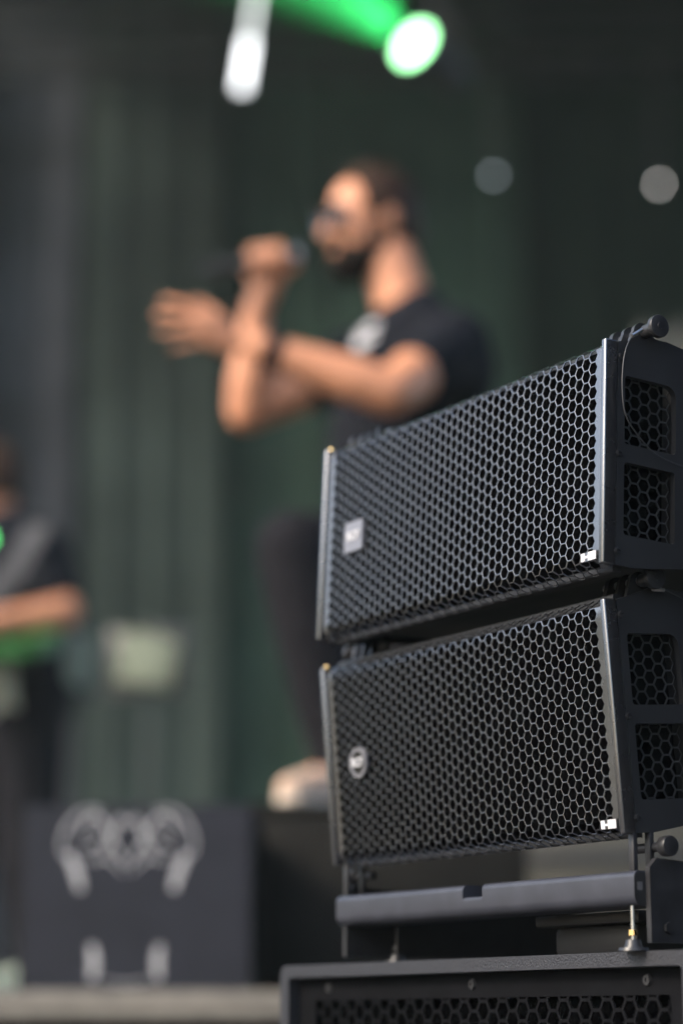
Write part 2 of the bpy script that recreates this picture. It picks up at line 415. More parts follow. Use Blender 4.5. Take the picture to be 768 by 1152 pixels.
    # small two-block plate low on the right
    q = MB().box(.2030, .2240, -.0016, -.0004, -.0952, -.0872).build('model_plate', 'grille', t, 0)
    MB().box(.2033, .2085, -.0022, -.0017, -.0948, -.0876).build('print_block', 'white_print', q, 0)
    MB().box(.2085, .2128, -.0022, -.0017, -.0924, -.0904).build('print_dash', 'white_print', q, 0)
    MB().box(.2128, .2237, -.0022, -.0017, -.0949, -.0874).build('print_block', 'white_print', q, 0)
    # front rigging on top: flanges, cross pin with knob, tether wire
    for sx in (-1, 1):
        py_, pz_ = .0450, .1178
        fl = MB()
        for xx, th in ((.196, .005), (.212, .004), (.2265, .004)):
            pl = [(py_-.020, .090), (py_+.022, .090), (py_+.016, .108)] + [(py_+.0105*math.cos(R(a)), pz_+.0085*math.sin(R(a))) for a in range(0, 181, 20)] + [(py_-.016, .104)]
            fl.prism(pl, min(sx*xx, sx*(xx-th)), max(sx*xx, sx*(xx-th)), 'x')
        fl.build('rigging_bracket', 'steel', t, 30)
        pin = MB(); pin.rod((sx*.180, py_, pz_), (sx*.2405, py_, pz_), .0042, n=20)
        pn = pin.build('locking_pin', 'zinc', t, 30)
        kb = MB(); kb.rod((sx*.2440, py_, pz_), (sx*.2500, py_, pz_), .0103, .0103, 40, bev=.0010)
        kb.rod((sx*.2300, py_, pz_), (sx*.2440, py_, pz_), .0060, .0060, 28)
        kb.rod((sx*.2500, py_, pz_), (sx*.2507, py_, pz_), .0030, .0028, 14)
        kb.build('pin_knob', 'steel', pn, 30)
    return t

UP = Vector((.10454, 2.0900, .48184+ZC)); LO = Vector((.11071, 2.1233, .25672+ZC))
up = make_speaker('black line array loudspeaker with a square badge, upper of the two stacked cabinets', UP, R(-2.806), 'square', 'stacked line array loudspeakers')
lo = make_speaker('black line array loudspeaker with a round badge, lower of the two stacked cabinets', LO, R(4.415), 'round', 'stacked line array loudspeakers', .1060)
def smooth_path(p, n=8):
    p = [Vector(q) for q in p]; o_ = []
    for i in range(len(p)-1):
        a, b_, c, d = p[max(i-1, 0)], p[i], p[i+1], p[min(i+2, len(p)-1)]
        for k in range(n):
            t = k/n; o_.append(.5*((2*b_)+(c-a)*t+(2*a-5*b_+4*c-d)*t*t+(3*b_-a-3*c+d)*t**3))
    return o_+[p[-1]]
wire = MB(); wire.tube(smooth_path([(.2395, .034, .1145), (.2405, .022, .106), (.2420, .0125, .088), (.2425, .0095, .060), (.2415, .0135, .035), (.2400, .026, .020), (.2390, .050, .004), (.2385, .085, -.002), (.2365, .098, .0)]), .00062)
w1 = wire.build('tether_wire', 'cable', up, 180)
MB().rod((.2408, .021, .1055), (.2394, .033, .1140), .0019, .0019, 14).build('wire_ferrule', 'zinc', w1, 30)
wire = MB(); wire.tube(smooth_path([(.2420, .046, .1085), (.2430, .060, .1075), (.2420, .085, .0970), (.2405, .105, .078), (.2365, .112, .06)]), .00062)
w2 = wire.build('tether_wire', 'cable', lo, 180)
MB().rod((.2420, .046, .1085), (.2430, .058, .1077), .0019, .0019, 14).build('wire_ferrule', 'zinc', w2, 30)

# ================================================================== mounting frame between array and subwoofer
C0 = (.11731, 2.12739, .75612)
fr = thing('mounting_frame', 'dark grey steel mounting bar with a notch, between the loudspeakers and the subwoofer', 'mounting bar', C0, (0, 0, YAW))
def bar_prof(z1, r=.006):
    return [(y, z) for y, z in rrect(0, .045, -.0600, z1, [.003, r, .009, .003], 6)]
bar = MB(); bar.prism(bar_prof(-.0305), -.2330, -.0093, 'x'); bar.prism(bar_prof(-.0420, .003), -.0093, .0222, 'x'); bar.prism(bar_prof(-.0305), .0222, .2420, 'x')
bar.build('front_bar', 'barpaint', fr, 40)
for sx in (-1, 1):
    xa, xb = (.2425, .2485) if sx > 0 else (-.2395, -.2335)
    arm = MB().prism([(.012, -.0905), (.30, -.0905), (.33, -.070), (.33, -.040), (.05, -.022), (.020, -.020), (.012, -.028)], xa, xb, 'x').build('side_arm', 'steel', fr, 20)
    for y_, z_ in ((.030, -.078), (.070, -.060), (.13, -.060)):
        x_ = xb if sx > 0 else xa
        MB().rod((x_, y_, z_), (x_+sx*.003, y_, z_), .005, .005, 6).build('bolt_head', 'steel', arm, 20)
    # uprights that carry the lower cabinet
    xs = .232 if sx > 0 else -.225
    for y_ in (.006, .024):
        MB().box(xs-.004, xs+.003, y_, y_+.005, -.034, .004 if y_ < .01 else .010, .0008).build('upright', 'steel', fr, 30)
    kb = MB().rod((xs-.02, .030, -.010), (xs+.016, .030, -.010), .0042, n=18).build('locking_pin', 'steel', fr, 30)
    MB().rod((xs+sx*.014, .030, -.010), (xs+sx*.024, .030, -.010), .0088, .0088, 36, bev=.0012).build('pin_knob', 'steel', kb, 30)
    # levelling foot: threaded rod, brass nut, pad
    fx, fy = (.2400, -.0008) if sx > 0 else (-.205, .055)
    ft = MB().rod((fx, fy, -.0935), (fx, fy, -.0600), .0017, n=14).build('threaded_rod', 'zinc' if sx > 0 else 'steel', fr, 30)
    MB().rod((fx, fy, -.0845), (fx, fy, -.0800), .0042, n=6).build('hex_nut', 'brass' if sx > 0 else 'steel', ft, 20)
    MB().rod((fx, fy, -.0972), (fx, fy, -.0945), .0130, .0120, 32).rod((fx, fy, -.0945), (fx, fy, -.0880), .0080, .0060, 24).build('foot_pad', 'steel', ft, 30)
MB().prism(bar_prof(-.0320), .2421, .2424, 'x').build('end_cap', 'casing', fr, 30)
tagp = MB().box(.2426, .2429, .0030, .0085, -.0470, -.0400).build('sticker', 'strap', fr, 0)
MB().box(-.2330, .2420, .285, .325, -.0800, -.0450, .004).build('rear_bar', 'steel', fr)
cb = MB().box(.050, .170, .060, .200, -.0972, -.0700, .006).box(.035, .185, .050, .210, -.0700, -.0600, .002).build('pole_block', 'casing', fr)

# ================================================================== subwoofer
SX0, SX1, SZ1 = -.3483, .3130, -.0975
sb = thing('subwoofer', 'black textured subwoofer with recessed honeycomb grille, under the mounting bar', 'subwoofer', C0, (0, 0, YAW))
SZ0 = -C0[2]
body = MB().box(SX0, SX1, .030, .56, SZ0+.012, SZ1, .006, 3)
body.build('cabinet', 'texpaint', sb)
o_r = rrect(SX0, SX1, SZ0+.012, SZ1, .010, 6); i_r = rrect(SX0+.0165, SX1-.0165, SZ0+.030, SZ1-.0125, .004, 4)
lip = MB().prism(o_r, .0025, .0296, 'y', (i_r,))
for v in lip.bm.verts: pass
fl = lip.build('front_frame', 'texpaint', sb, 30)
bv = fl.modifiers.new('bevel', 'BEVEL'); bv.width = .0035; bv.segments = 3; bv.limit_method = 'ANGLE'; bv.angle_limit = R(50)
GX0, GX1, GZ0, GZ1 = SX0+.017, SX1-.017, SZ0+.031, SZ1-.013
ring = MB().prism(rrect(GX0, GX1, GZ0, GZ1, .003, 3), .0165, .0185, 'y', (rrect(GX0+.030, GX1-.030, GZ0+.024, GZ1-.0225, .002, 2),))
rg = ring.build('grille_margin', 'subgrille', sb, 20)
bmg = hexgrid(GX0+.022, GX1-.022, GZ0+.02, GZ1-.020, .0176, .0030, lambda x, s, d: (x, .0168+d, s), .0015)
me = bpy.data.meshes.new('grille'); bmg.to_mesh(me); bmg.free(); link('grille', me, 'subgrille', sb, 20)
MB().box(SX0+.02, SX1-.02, .0250, .0296, SZ0+.03, SZ1-.02).build('foam_backing', 'foam', sb, 0)
for x_ in (-.2720, -.0175, .2370):
    for z_ in (SZ1-.0232, GZ0+.012):
        s_ = MB(); s_.rod((x_, .0167, z_), (x_, .0150, z_), .0052, .0046, 20)
        s_.prism(circle(x_, z_, .0042, 18), .0138, .0152, 'y', (circle(x_, z_, .0022, 6),)); s_.build('screw', 'steel', sb, 25)
for sx in (SX0+.06, SX1-.06):
    for y_ in (.08, .50):
        MB().rod((sx, y_, SZ0), (sx, y_, SZ0+.014), .02, .022, 24).build('rubber_foot', 'black_gloss', sb)

# ================================================================== singer
def build_person_base(): pass
Y0 = 4.80
g = lambda px, py, dy=0.0: at(px, py, Y0+dy)
sing = thing('person', 'singer in black T-shirt and glasses, foot on a riser, holding a microphone', 'person', (.13, 4.75, DECK))
def loc(v): return Vector(v) - sing.location
def L(px, py, dy=0.0): return loc(g(px, py, dy))
# landmarks
hc = L(414, 250); neck0 = L(437, 305); neck1 = L(458, 356, .0)
shN = L(512, 388, -.17); elN = L(438, 442, -.38); wrN = L(292, 390, -.40)
shF = L(432, 394, .17); elF = L(278, 462, .06); wrF = L(288, 348, -.01)
chest = L(470, 420); belly = L(440, 510); hips = L(462, 610)
hipN = L(470, 650, -.09); knN = L(331, 618, -.32); anN = L(384, 866, -.28)
hipF = L(475, 650, .09); knF = L(492, 870, .12); anF = Vector((hipF.x+.09, hipF.y+.08, .10))
rotH = Matrix.Rotation(R(26), 3, 'Z') @ Matrix.Rotation(R(-8), 3, 'Y')
X = Vector((1, 0, 0)); Yv = Vector((0, 1, 0)); Z = Vector((0, 0, 1))
def H_(x, y, z): return hc + rotH @ Vector((x, y, z))      # head frame: -x is where the face looks
b = MB()
b.ball(H_(.010, 0, .018), (.098, .076, .098), 28, rotH)
b.ball(H_(-.035, 0, -.030), (.062, .062, .085), 24, rotH)
b.ball(H_(-.052, 0, -.085), (.042, .046, .036), 20, rotH)     # chin and jaw
b.ball(H_(-.020, 0, -.075), (.055, .055, .040), 20, rotH)
b.cap(H_(-.088, 0, .012), H_(-.112, 0, -.030), .009, .014, 12)  # nose
b.ball(H_(-.100, .011, -.034), .009, 10); b.ball(H_(-.100, -.011, -.034), .009, 10)
b.cap(H_(-.082, -.034, .022), H_(-.082, .034, .022), .012, .012, 10)   # brow
b.cap(H_(-.088, -.016, -.060), H_(-.088, .016, -.060), .009, .009, 10)  # lips
b.cap(H_(-.085, -.014, -.072), H_(-.085, .014, -.072), .009, .009, 10)
for sy in (-1, 1):
    b.ball(H_(-.050, sy*.045, -.020), (.026, .020, .024), 12, rotH)
    b.ball(H_(.018, sy*.078, -.008), (.019, .010, .032), 14, rotH)
b.chain([neck0 + Vector((0, 0, .03)), neck1, neck1+Vector((.02, 0, -.05))], [.060, .066, .085])
# trunk under the clothes
b.chain([chest+Vector((0, 0, .02)), belly, hips], [.105, .105, .125], 20)
b.cap(shN, shF, .058, .058); b.cap(hipN, hipF, .085, .085)
# arms
def arm(sh, el, wr):
    m1 = sh.lerp(el, .45); m2 = el.lerp(wr, .28)
    b.chain([sh, m1, el, m2, wr], [.062, .061, .047, .049, .030])
arm(shN, elN, wrN); arm(shF, elF, wrF)
b.chain([hipN, hipN.lerp(knN, .5), knN, knN.lerp(anN, .3), anN], [.085, .078, .055, .054, .036])
b.chain([hipF, hipF.lerp(knF, .5), knF, knF.lerp(anF, .3), anF], [.085, .078, .055, .054, .036])
b.chain([anN, anN+Vector((-.10, -.02, -.05))], [.036, .026]); b.chain([anF, anF+Vector((-.10, -.02, -.06))], [.036, .026])
# near hand: open, held out flat, back of the hand to the camera
def fing(pts, r): b.chain(pts, [r, r*.95, r*.88, r*.78][:len(pts)], 10)
pal = [L(262, 381, -.41), L(232, 374, -.42)]
for (p0, p1) in ((L(252, 366, -.41), L(228, 358, -.425)), (L(254, 378, -.41), L(226, 370, -.425)), (L(258, 390, -.405), L(230, 382, -.415)), (wrN, L(255, 380, -.41))):
    b.cap(p0, p1, .018, .016, 12)
fing([L(229, 353, -.43), L(208, 343, -.435), L(194, 339, -.43), L(182, 338, -.42)], .0088)
fing([L(225, 363, -.43), L(202, 356, -.44), L(187, 354, -.435), L(175, 354, -.42)], .0090)
fing([L(227, 374, -.425), L(205, 371, -.435), L(191, 372, -.43), L(179, 374, -.42)], .0086)
fing([L(232, 385, -.415), L(214, 387, -.42), L(203, 389, -.415), L(194, 392, -.41)], .0078)
fing([L(258, 370, -.395), L(243, 352, -.38), L(229, 343, -.375), L(218, 339, -.375)], .0105)
# far hand closed round the microphone
mic0 = L(344, 288, -.05); mic1 = L(230, 303, -.07); md_ = (mic1-mic0).normalized()
def mic(s): return mic0 + md_*s
up_ = (Z - md_*Z.dot(md_)).normalized(); bk = md_.cross(up_); bk = bk if bk.y > 0 else -bk
ph = mic(.085)
b.chain([wrF, ph+bk*.030-up_*.035, ph+bk*.034-up_*.005], [.030, .030, .027], 14)
b.cap(mic(.060)+bk*.033-up_*.012, mic(.118)+bk*.033-up_*.016, .020, .018, 12)
for k, s in enumerate((.056, .078, .100, .120)):
    q = mic(s); r_ = .0265; rr = (.0102, .0104, .0098, .0086)[k]
    fing([q+bk*.036+up_*.004, q+bk*.016+up_*.030, q-bk*.018+up_*.026, q-bk*.028-up_*.004], rr)
    b.cap(q-bk*.028-up_*.004, q-bk*.014-up_*.024, rr*.8, rr*.72, 10)
fing([ph+bk*.036-up_*.020, mic(.055)+bk*.022-up_*.028, mic(.040)-bk*.004-up_*.027, mic(.030)-bk*.016-up_*.022], .0108)
blend('body', b, 'skin', sing, .0055, 6)
# T-shirt
b = MB()
b.cap(chest+Vector((-.015, -.02, .01)), belly+Vector((-.0, 0, .02)), .145, .140, 24); b.cap(belly+Vector((0, 0, .02)), hips+Vector((0, 0, .0)), .140, .150, 24)
b.cap(shN.lerp(shF, .12)+Vector((0, 0, -.01)), shN.lerp(shF, .88)+Vector((0, 0, -.01)), .080, .080, 20)
b.cap(neck1+Vector((.016, 0, -.008)), chest, .080, .13, 18)
b.chain([shN, shN.lerp(elN, .50)], [.078, .072]); b.chain([shF, shF.lerp(elF, .50)], [.078, .072])
b.ball(chest+Vector((.05, -.03, -.0)), (.12, .14, .13), 22)
sh_ = blend('t_shirt', b, 'shirt', sing, .008, 8)
# printed motif on the chest, laid on the cloth
pr = bmesh.new()
cpt = L(412, 383, -.10)
bpy.context.view_layer.update()
def on_cloth(p):
    ok, co, no, ix = sh_.closest_point_on_mesh(p)
    return co+no*.002, no
N_ = 18
def patch(cx_, cy_, wx, wz, shape):
    gridv = {}
    for i in range(N_+1):
        for j in range(N_+1):
            u, v = 2*i/N_-1, 2*j/N_-1
            if shape(u, v): gridv[i, j] = pr.verts.new(on_cloth(cpt+Vector((cx_+u*wx, 0, cy_+v*wz)))[0])
    for (i, j) in list(gridv):
        q = [(i, j), (i+1, j), (i+1, j+1), (i, j+1)]
        if all(k in gridv for k in q): pr.faces.new([gridv[k] for k in q])
patch(0, .005, .048, .030, lambda u, v: u*u*.8+v*v < .95 and not (abs(u+.15) < .12 and v > -.1) and not (u > .25 and abs(v+.1) < .16))
pm = MB(); pm.merge(pr); po = pm.build('shirt_print', 'white_print', sh_, 180); po.parent = sh_
sd_ = po.modifiers.new('thick', 'SOLIDIFY'); sd_.thickness = .001
# trousers
b = MB()
b.cap(hips+Vector((0, 0, -.02)), hipN.lerp(hipF, .5)+Vector((0, 0, -.01)), .142, .140, 22); b.cap(hipN, hipF, .10, .10)
b.chain([hipN, hipN.lerp(knN, .5), knN+Vector((0, 0, .0)), knN.lerp(anN, .35), anN+Vector((0, 0, .02))], [.115, .100, .080, .078, .060], 18)
b.chain([hipF, hipF.lerp(knF, .5), knF, knF.lerp(anF, .35), anF+Vector((0, 0, -.02))], [.115, .100, .080, .078, .062], 18)
blend('trousers', b, 'trousers', sing, .008, 8)
# shoes
RISER = g(335, 914, -.30).z
def shoe(an, sole_z, d):
    d = Vector(d).normalized(); s_ = MB(); base = Vector((an.x, an.y, sole_z))
    s_.chain([base-d*.055+Z*.045, base+d*.03+Z*.046, base+d*.12+Z*.036, base+d*.175+Z*.030], [.042, .044, .040, .030], 16)
    s_.cap(base-d*.045+Z*.05, base-d*.03+Z*.085, .040, .042, 16)
    def flat(me):
        for v in me.vertices:
            if v.co.z < sole_z+.012: v.co.z = sole_z+.012
    o = blend('shoe', s_, 'shoe', sing, .006, 6, flat)
    so = MB(); so.chain([base-d*.052+Z*.014, base+d*.06+Z*.014, base+d*.17+Z*.014], [.044, .043, .034], 18)
    def sq(me):
        for v in me.vertices: v.co.z = sole_z + (.001 if v.co.z < sole_z+.014 else .020)
    blend('shoe_sole', so, 'sole', o, .006, 3, sq)
shoe(anN, RISER-sing.location.z, (-.55, -.83, 0)); shoe(anF, 0.0, (-1, -.45, 0))
# hair, beard, eyebrows, glasses, wristband
b = MB(); b.ball(H_(.022, 0, .027), (.104, .084, .105), 30, rotH); b.ball(H_(.060, 0, -.03), (.061, .073, .058), 22, rotH)
def cut_hair(me):
    bm = bmesh.new(); bm.from_mesh(me)
    inv = rotH.transposed(); kill = []
    for v in bm.verts:
        q = inv @ (v.co-hc)
        if q.x < -.045-(q.z-.05)*.15 + .004*math.sin(q.y*90) or (q.z < -.005 and q.x < .030 and abs(q.y) > .03 and q.x > -.2) or q.z < -.085: kill.append(v)
    bmesh.ops.delete(bm, geom=kill, context='VERTS')
    for v in bm.verts: v.co += v.normal*(.004*noise.noise(v.co*60)+.002)
    bm.to_mesh(me); bm.free()
blend('hair', b, 'hair', sing, .005, 3, cut_hair)
b = MB(); b.ball(H_(-.054, 0, -.090), (.054, .056, .050), 22, rotH); b.ball(H_(-.022, 0, -.076), (.060, .063, .046), 22, rotH)
b.cap(H_(-.088, -.022, -.052), H_(-.088, .022, -.052), .011, .011, 10)
for sy in (-1, 1): b.cap(H_(.010, sy*.062, -.020), H_(-.012, sy*.052, -.075), .012, .018, 12)
def cut_beard(me):
    bm = bmesh.new(); bm.from_mesh(me); inv = rotH.transposed(); kill = []
    for v in bm.verts:
        q = inv @ (v.co-hc)
        if (q.z > -.055 and -.075 < q.x < -.008) or q.z > .005 or (abs(q.y) < .020 and q.x < -.07 and -.076 < q.z < -.058): kill.append(v)
    bmesh.ops.delete(bm, geom=kill, context='VERTS')
    for v in bm.verts: v.co += v.normal*(.003*noise.noise(v.co*80)+.001)
    bm.to_mesh(me); bm.free()
blend('beard', b, 'beard', sing, .005, 3, cut_beard)
for sy in (-1, 1):
    MB().tube([H_(-.098, sy*.014, .028), H_(-.097, sy*.030, .032), H_(-.085, sy*.048, .026)], [.003, .0045, .0025]).build('eyebrow', 'hair', sing, 180)
    e_ = MB().ball(H_(-.078, sy*.031, .002), .0125, 16).build('eye', 'white_print', sing, 180)
    MB().ball(H_(-.0875, sy*.031, .002), (.003, .006, .006), 12, rotH).build('iris', 'black_gloss', e_, 180)
gl = MB()
for sy in (-1, 1):
    ring_ = [H_(-.104+.010*abs(math.cos(a))*(1 if math.cos(a) > 0 else 0), sy*(.034+.025*math.cos(a)), .001+.021*math.sin(a)) for a in [2*PI*k/24 for k in range(25)]]
    gl.tube(ring_, .0040, 6)
    gl.tube([H_(-.094, sy*.060, .010), H_(-.02, sy*.080, .010), H_(.022, sy*.084, .004), H_(.034, sy*.082, -.012)], .0022, 6)
gl.tube([H_(-.104, -.010, .006), H_(-.110, 0, .009), H_(-.104, .010, .006)], .0022, 6)
gf = gl.build('glasses', 'black_gloss', sing, 180)
for sy in (-1, 1):
    MB().ball(H_(-.1015, sy*.034, .001), (.0015, .026, .0215), 16, rotH).build('lens', 'lens', gf, 180)
wd = (elN-wrN).normalized()
wb = MB().rod(wrN+wd*.012, wrN+wd*.046, .0355, .0365, 28).build('wristband', 'shirt', sing, 40)

# microphone, held but a thing of its own
mo = thing('microphone', 'black handheld microphone with ball head, in the singer\'s raised hand', 'microphone', tuple(mic1+sing.location))
def ml(s): return mic0 + md_*s + sing.location - mo.location
L_ = (mic1-mic0).length
MB().tube([ml(.044), ml(.060), ml(.10), ml(L_-.03), ml(L_)], [.0215, .0185, .0165, .0125, .0115], 20).build('handle', 'casing', mo, 60)
hd = MB().ball(ml(.022), .0245, 24).build('grille_head', 'steel', mo, 180)
MB().rod(ml(.019), ml(.026), .0255, .0255, 28).build('head_ring', 'zinc', hd, 40)
MB().rod(ml(L_-.004), ml(L_+.016), .0100, .0085, 16).build('antenna_cap', 'black_gloss', mo, 40)

# ================================================================== riser under the raised foot, box with emblem
rz = RISER
rs = thing('stage_riser', 'dark wooden riser block under the singer\'s raised foot', 'riser', (0.05, 4.30, DECK))
MB().box(-.22, .30, 0, .34, .001, rz-DECK-.020, .004).build('block', 'riser', rs)
MB().box(-.225, .305, -.006, .346, rz-DECK-.0195, rz-DECK-.0005, .003).build('top_board', 'riser', rs)

BY = 4.10
pTL, pTR, pBR, pBL = at(27, 914, BY+.03), at(289, 899, BY), at(287, 1118, BY), at(35, 1113, BY+.03)
bw = (pTR-pTL).xy.length
bx = thing('emblem_box', 'dark blue-grey stage monitor box with a pale line emblem on its front', 'stage monitor', (pTL.x-.004, BY+.03, DECK), (0, 0, math.atan2(pTR.y-pTL.y, pTR.x-pTL.x)))
bh = pTR.z-DECK-.010
cab = MB().prism([(.004, .001), (.240, .001), (.240, bh*.80), (.06, bh-.004), (.010, bh-.004)], 0, bw, 'x').build('cabinet', 'riser', bx, 20)
MB().prism(rrect(.006, bw-.006, .004, bh, .006), -.004, .0035, 'y').build('front_panel', 'box_front', bx, 30)
def ribbon(parent, pts, wd_, n=10):
    pts = smooth_path([(x, 0, z) for x, z in pts], n); bm = bmesh.new(); a, c = [], []
    for i, p in enumerate(pts):
        d = (pts[min(i+1, len(pts)-1)]-pts[max(i-1, 0)]).normalized(); nn = Vector((-d.z, 0, d.x))
        u = i/(len(pts)-1); ww = .7*wd_*(.55+.45*math.sin(PI*min(1, max(0, u))))
        a.append([bm.verts.new((p+nn*ww*k)+Vector((0, -.0052 if f else -.0042, 0))) for k in (-.5, .5) for f in (0, 1)])
    for i in range(len(a)-1):
        for j, k in ((1, 3), (3, 2), (2, 0), (0, 1)): bm.faces.new((a[i][j], a[i][k], a[i+1][k], a[i+1][j]))
    bmesh.ops.recalc_face_normals(bm, faces=bm.faces[:]); q = MB(); q.merge(bm); return q.build('emblem_stroke', 'print_grey', parent, 0)
# emblem strokes: measured on the front as px/py of the photo, turned into panel coordinates
ex = lambda px: (px-27)/262*bw
ez = lambda py: bh - (py-907)/212*bh
cx0 = 148
for sg in (-1, 1):
    q = lambda pts: [(ex(cx0+sg*a), ez(p)) for a, p in pts]
    ribbon(bx, q([(2, 974), (12, 958), (22, 938), (32, 922), (42, 920), (50, 930), (53, 944)]), .0085)     # inner arch
    ribbon(bx, q([(0, 930), (8, 922), (14, 932), (21, 952), (28, 962)]), .0085)                             # crossing stroke
    ribbon(bx, q([(30, 914), (48, 912), (64, 924), (73, 942), (74, 958), (68, 968)]), .0065)                 # outer arch
    ribbon(bx, q([(48, 966), (36, 970), (26, 966), (14, 974), (4, 984)]), .0060)                             # lower brow
    ribbon(bx, q([(66, 962), (60, 976), (55, 990), (52, 1004)]), .022)                                       # fang
    ribbon(bx, q([(24, 930), (30, 944), (40, 954), (50, 956)]), .0055)
    ribbon(bx, q([(38, 1066), (35, 1084), (37, 1104)]), .021)
ribbon(bx, [(ex(cx0-30), ez(1104)), (ex(cx0), ez(1109)), (ex(cx0+30), ez(1104))], .004)

# flight case seen through the gap above the mounting bar
fc = thing('flight_case', 'olive-grey flight case standing behind the loudspeakers', 'flight case', (.62, 5.6, DECK), (0, 0, R(-6)))
MB().box(-.42, .42, 0, .5, .002, .50, .004).build('case_body', 'case', fc)
for x_ in (-.42, .42):
    MB().box(x_-.006, x_+.006, -.006, .012, .002, .503, .001).build('corner_extrusion', 'aluminium', fc)
MB().box(-.425, .425, -.007, .010, .33, .36, .001).build('lid_rail', 'steel', fc)
MB().tube([(-.07, -.004, .22), (-.07, -.03, .22), (.07, -.03, .22), (.07, -.004, .22)], .007).build('handle', 'steel', fc)

# ================================================================== guitarist at the left edge
YG = 6.3
gp = lambda px, py, dy=0.0: at(px, py, YG+dy)
gu = thing('person', 'musician in black at the left edge, forearm across a guitar with painted green light', 'person', (-.95, YG, DECK))
def G(px, py, dy=0.0): return gp(px, py, dy)-gu.location
ghc = G(-14, 545)
b = MB(); b.ball(ghc, (.092, .078, .115), 24); b.ball(ghc+Vector((-.03, -.02, -.06)), (.06, .055, .06), 18); b.cap(ghc+Vector((-.09, -.03, -.0)), ghc+Vector((-.105, -.035, -.03)), .010, .014, 10)
gsN, geN, gwN = G(48, 622, -.10), G(74, 690, -.20), G(-4, 698, -.28)
gsF, geF, gwF = G(-40, 615, .12), G(-75, 680, -.02), G(-95, 660, -.2)
b.chain([ghc+Vector((.01, 0, -.08)), G(5, 600)], [.055, .07])
b.chain([G(8, 625), G(8, 690), G(12, 760)], [.11, .11, .125], 18); b.cap(gsN, gsF, .055, .055)
for s_, e_, w_ in ((gsN, geN, gwN), (gsF, geF, gwF)): b.chain([s_, s_.lerp(e_, .5), e_, e_.lerp(w_, .3), w_], [.056, .052, .043, .045, .030])
for base, d in ((gwN, Vector((-1, -.1, -.15))), (gwF, Vector((-.6, -.3, .6)))):
    d.normalize(); sd2 = d.cross(Vector((0, 1, 0))).normalized()
    b.cap(base, base+d*.07, .028, .032, 12)
    for k in range(4): b.chain([base+d*.07+sd2*(.022-.015*k), base+d*.115+sd2*(.026-.017*k), base+d*.14+sd2*(.024-.016*k)+Vector((0, .02, 0))], [.0095, .009, .008], 10)
    b.chain([base+d*.02+sd2*.03, base+d*.06+sd2*.052, base+d*.09+sd2*.055], [.011, .010, .009], 10)
hN, hF = G(32, 790, -.1), G(-12, 790, .08)
kN, kF = hN+Vector((.02, -.06, -.44)), hF+Vector((-.05, -.03, -.44)); aN = Vector((kN.x+.03, kN.y+.05, .09)); aF = Vector((kF.x-.02, kF.y+.05, .09))
for h_, k_, a_ in ((hN, kN, aN), (hF, kF, aF)): b.chain([h_, k_, a_, a_+Vector((-.08, -.04, -.04))], [.08, .055, .036, .026])
blend('body', b, 'skin', gu, .008, 6)
b = MB(); b.chain([G(8, 628), G(8, 690), G(12, 765)], [.145, .14, .15], 20); b.cap(gsN, gsF, .078, .078)
for s_, e_ in ((gsN, geN), (gsF, geF)): b.cap(s_, s_.lerp(e_, .62), .080, .074)
blend('t_shirt', b, 'shirt', gu, .010, 6)
b = MB(); b.cap(hN, hF, .125, .125)
for h_, k_, a_ in ((hN, kN, aN), (hF, kF, aF)): b.chain([h_, k_, a_], [.112, .080, .065])
blend('trousers', b, 'trousers', gu, .010, 6)
b = MB(); b.ball(ghc+Vector((.012, 0, .015)), (.098, .085, .116), 24)
def cut2(me):
    bm = bmesh.new(); bm.from_mesh(me); bmesh.ops.delete(bm, geom=[v for v in bm.verts if v.co.x-ghc.x < -.05 or v.co.z < ghc.z-.05], context='VERTS'); bm.to_mesh(me); bm.free()
blend('hair', b, 'hair', gu, .008, 3, cut2)
for a_ in (aN, aF):
    s_ = MB(); bs = Vector((a_.x, a_.y, 0)); d = Vector((-.75, -.65, 0)).normalized()
    s_.chain([bs-d*.05+Z*.05, bs+d*.05+Z*.05, bs+d*.17+Z*.036], [.046, .046, .036], 14)
    def fl2(me):
        for v in me.vertices: v.co.z = max(v.co.z, .002)
    blend('shoe', s_, 'paper', gu, .008, 4, fl2)
# guitar
gt = thing('electric_guitar', 'electric guitar with green stage light painted in, hanging in front of the musician at the left edge', 'guitar', tuple(gp(-22, 716, -.34)), (R(-74), R(-4), R(8)))
out2 = [(-.16, .02), (-.20, .10), (-.13, .15), (-.04, .11), (.05, .12), (.15, .16), (.21, .08), (.20, -.06), (.14, -.15), (.03, -.12), (-.06, -.11), (-.14, -.15), (-.19, -.08)]
op = [(p.x, p.z) for p in smooth_path([(x, 0, z) for x, z in out2+[out2[0]]], 6)][:-1]
gb = MB().prism(op, 0, .042, 'y').build('guitar_body', 'guitar', gt, 40)
MB().prism([(-.10, -.06), (.10, -.07), (.14, .02), (-.05, .05)], -.003, -.0005, 'y').build('pickguard', 'black_gloss', gb, 20)
for x_ in (-.06, .0, .06): MB().box(x_-.01, x_+.01, -.010, -.003, -.038, .038, .002).build('pickup', 'steel', gb)
MB().box(-.72, -.12, -.018, .006, -.022, .022, .004).build('neck', 'wood', gt)
MB().prism([(-.88, -.02), (-.72, -.024), (-.72, .024), (-.86, .055)], -.014, .002, 'y').build('headstock', 'wood', gt, 20)
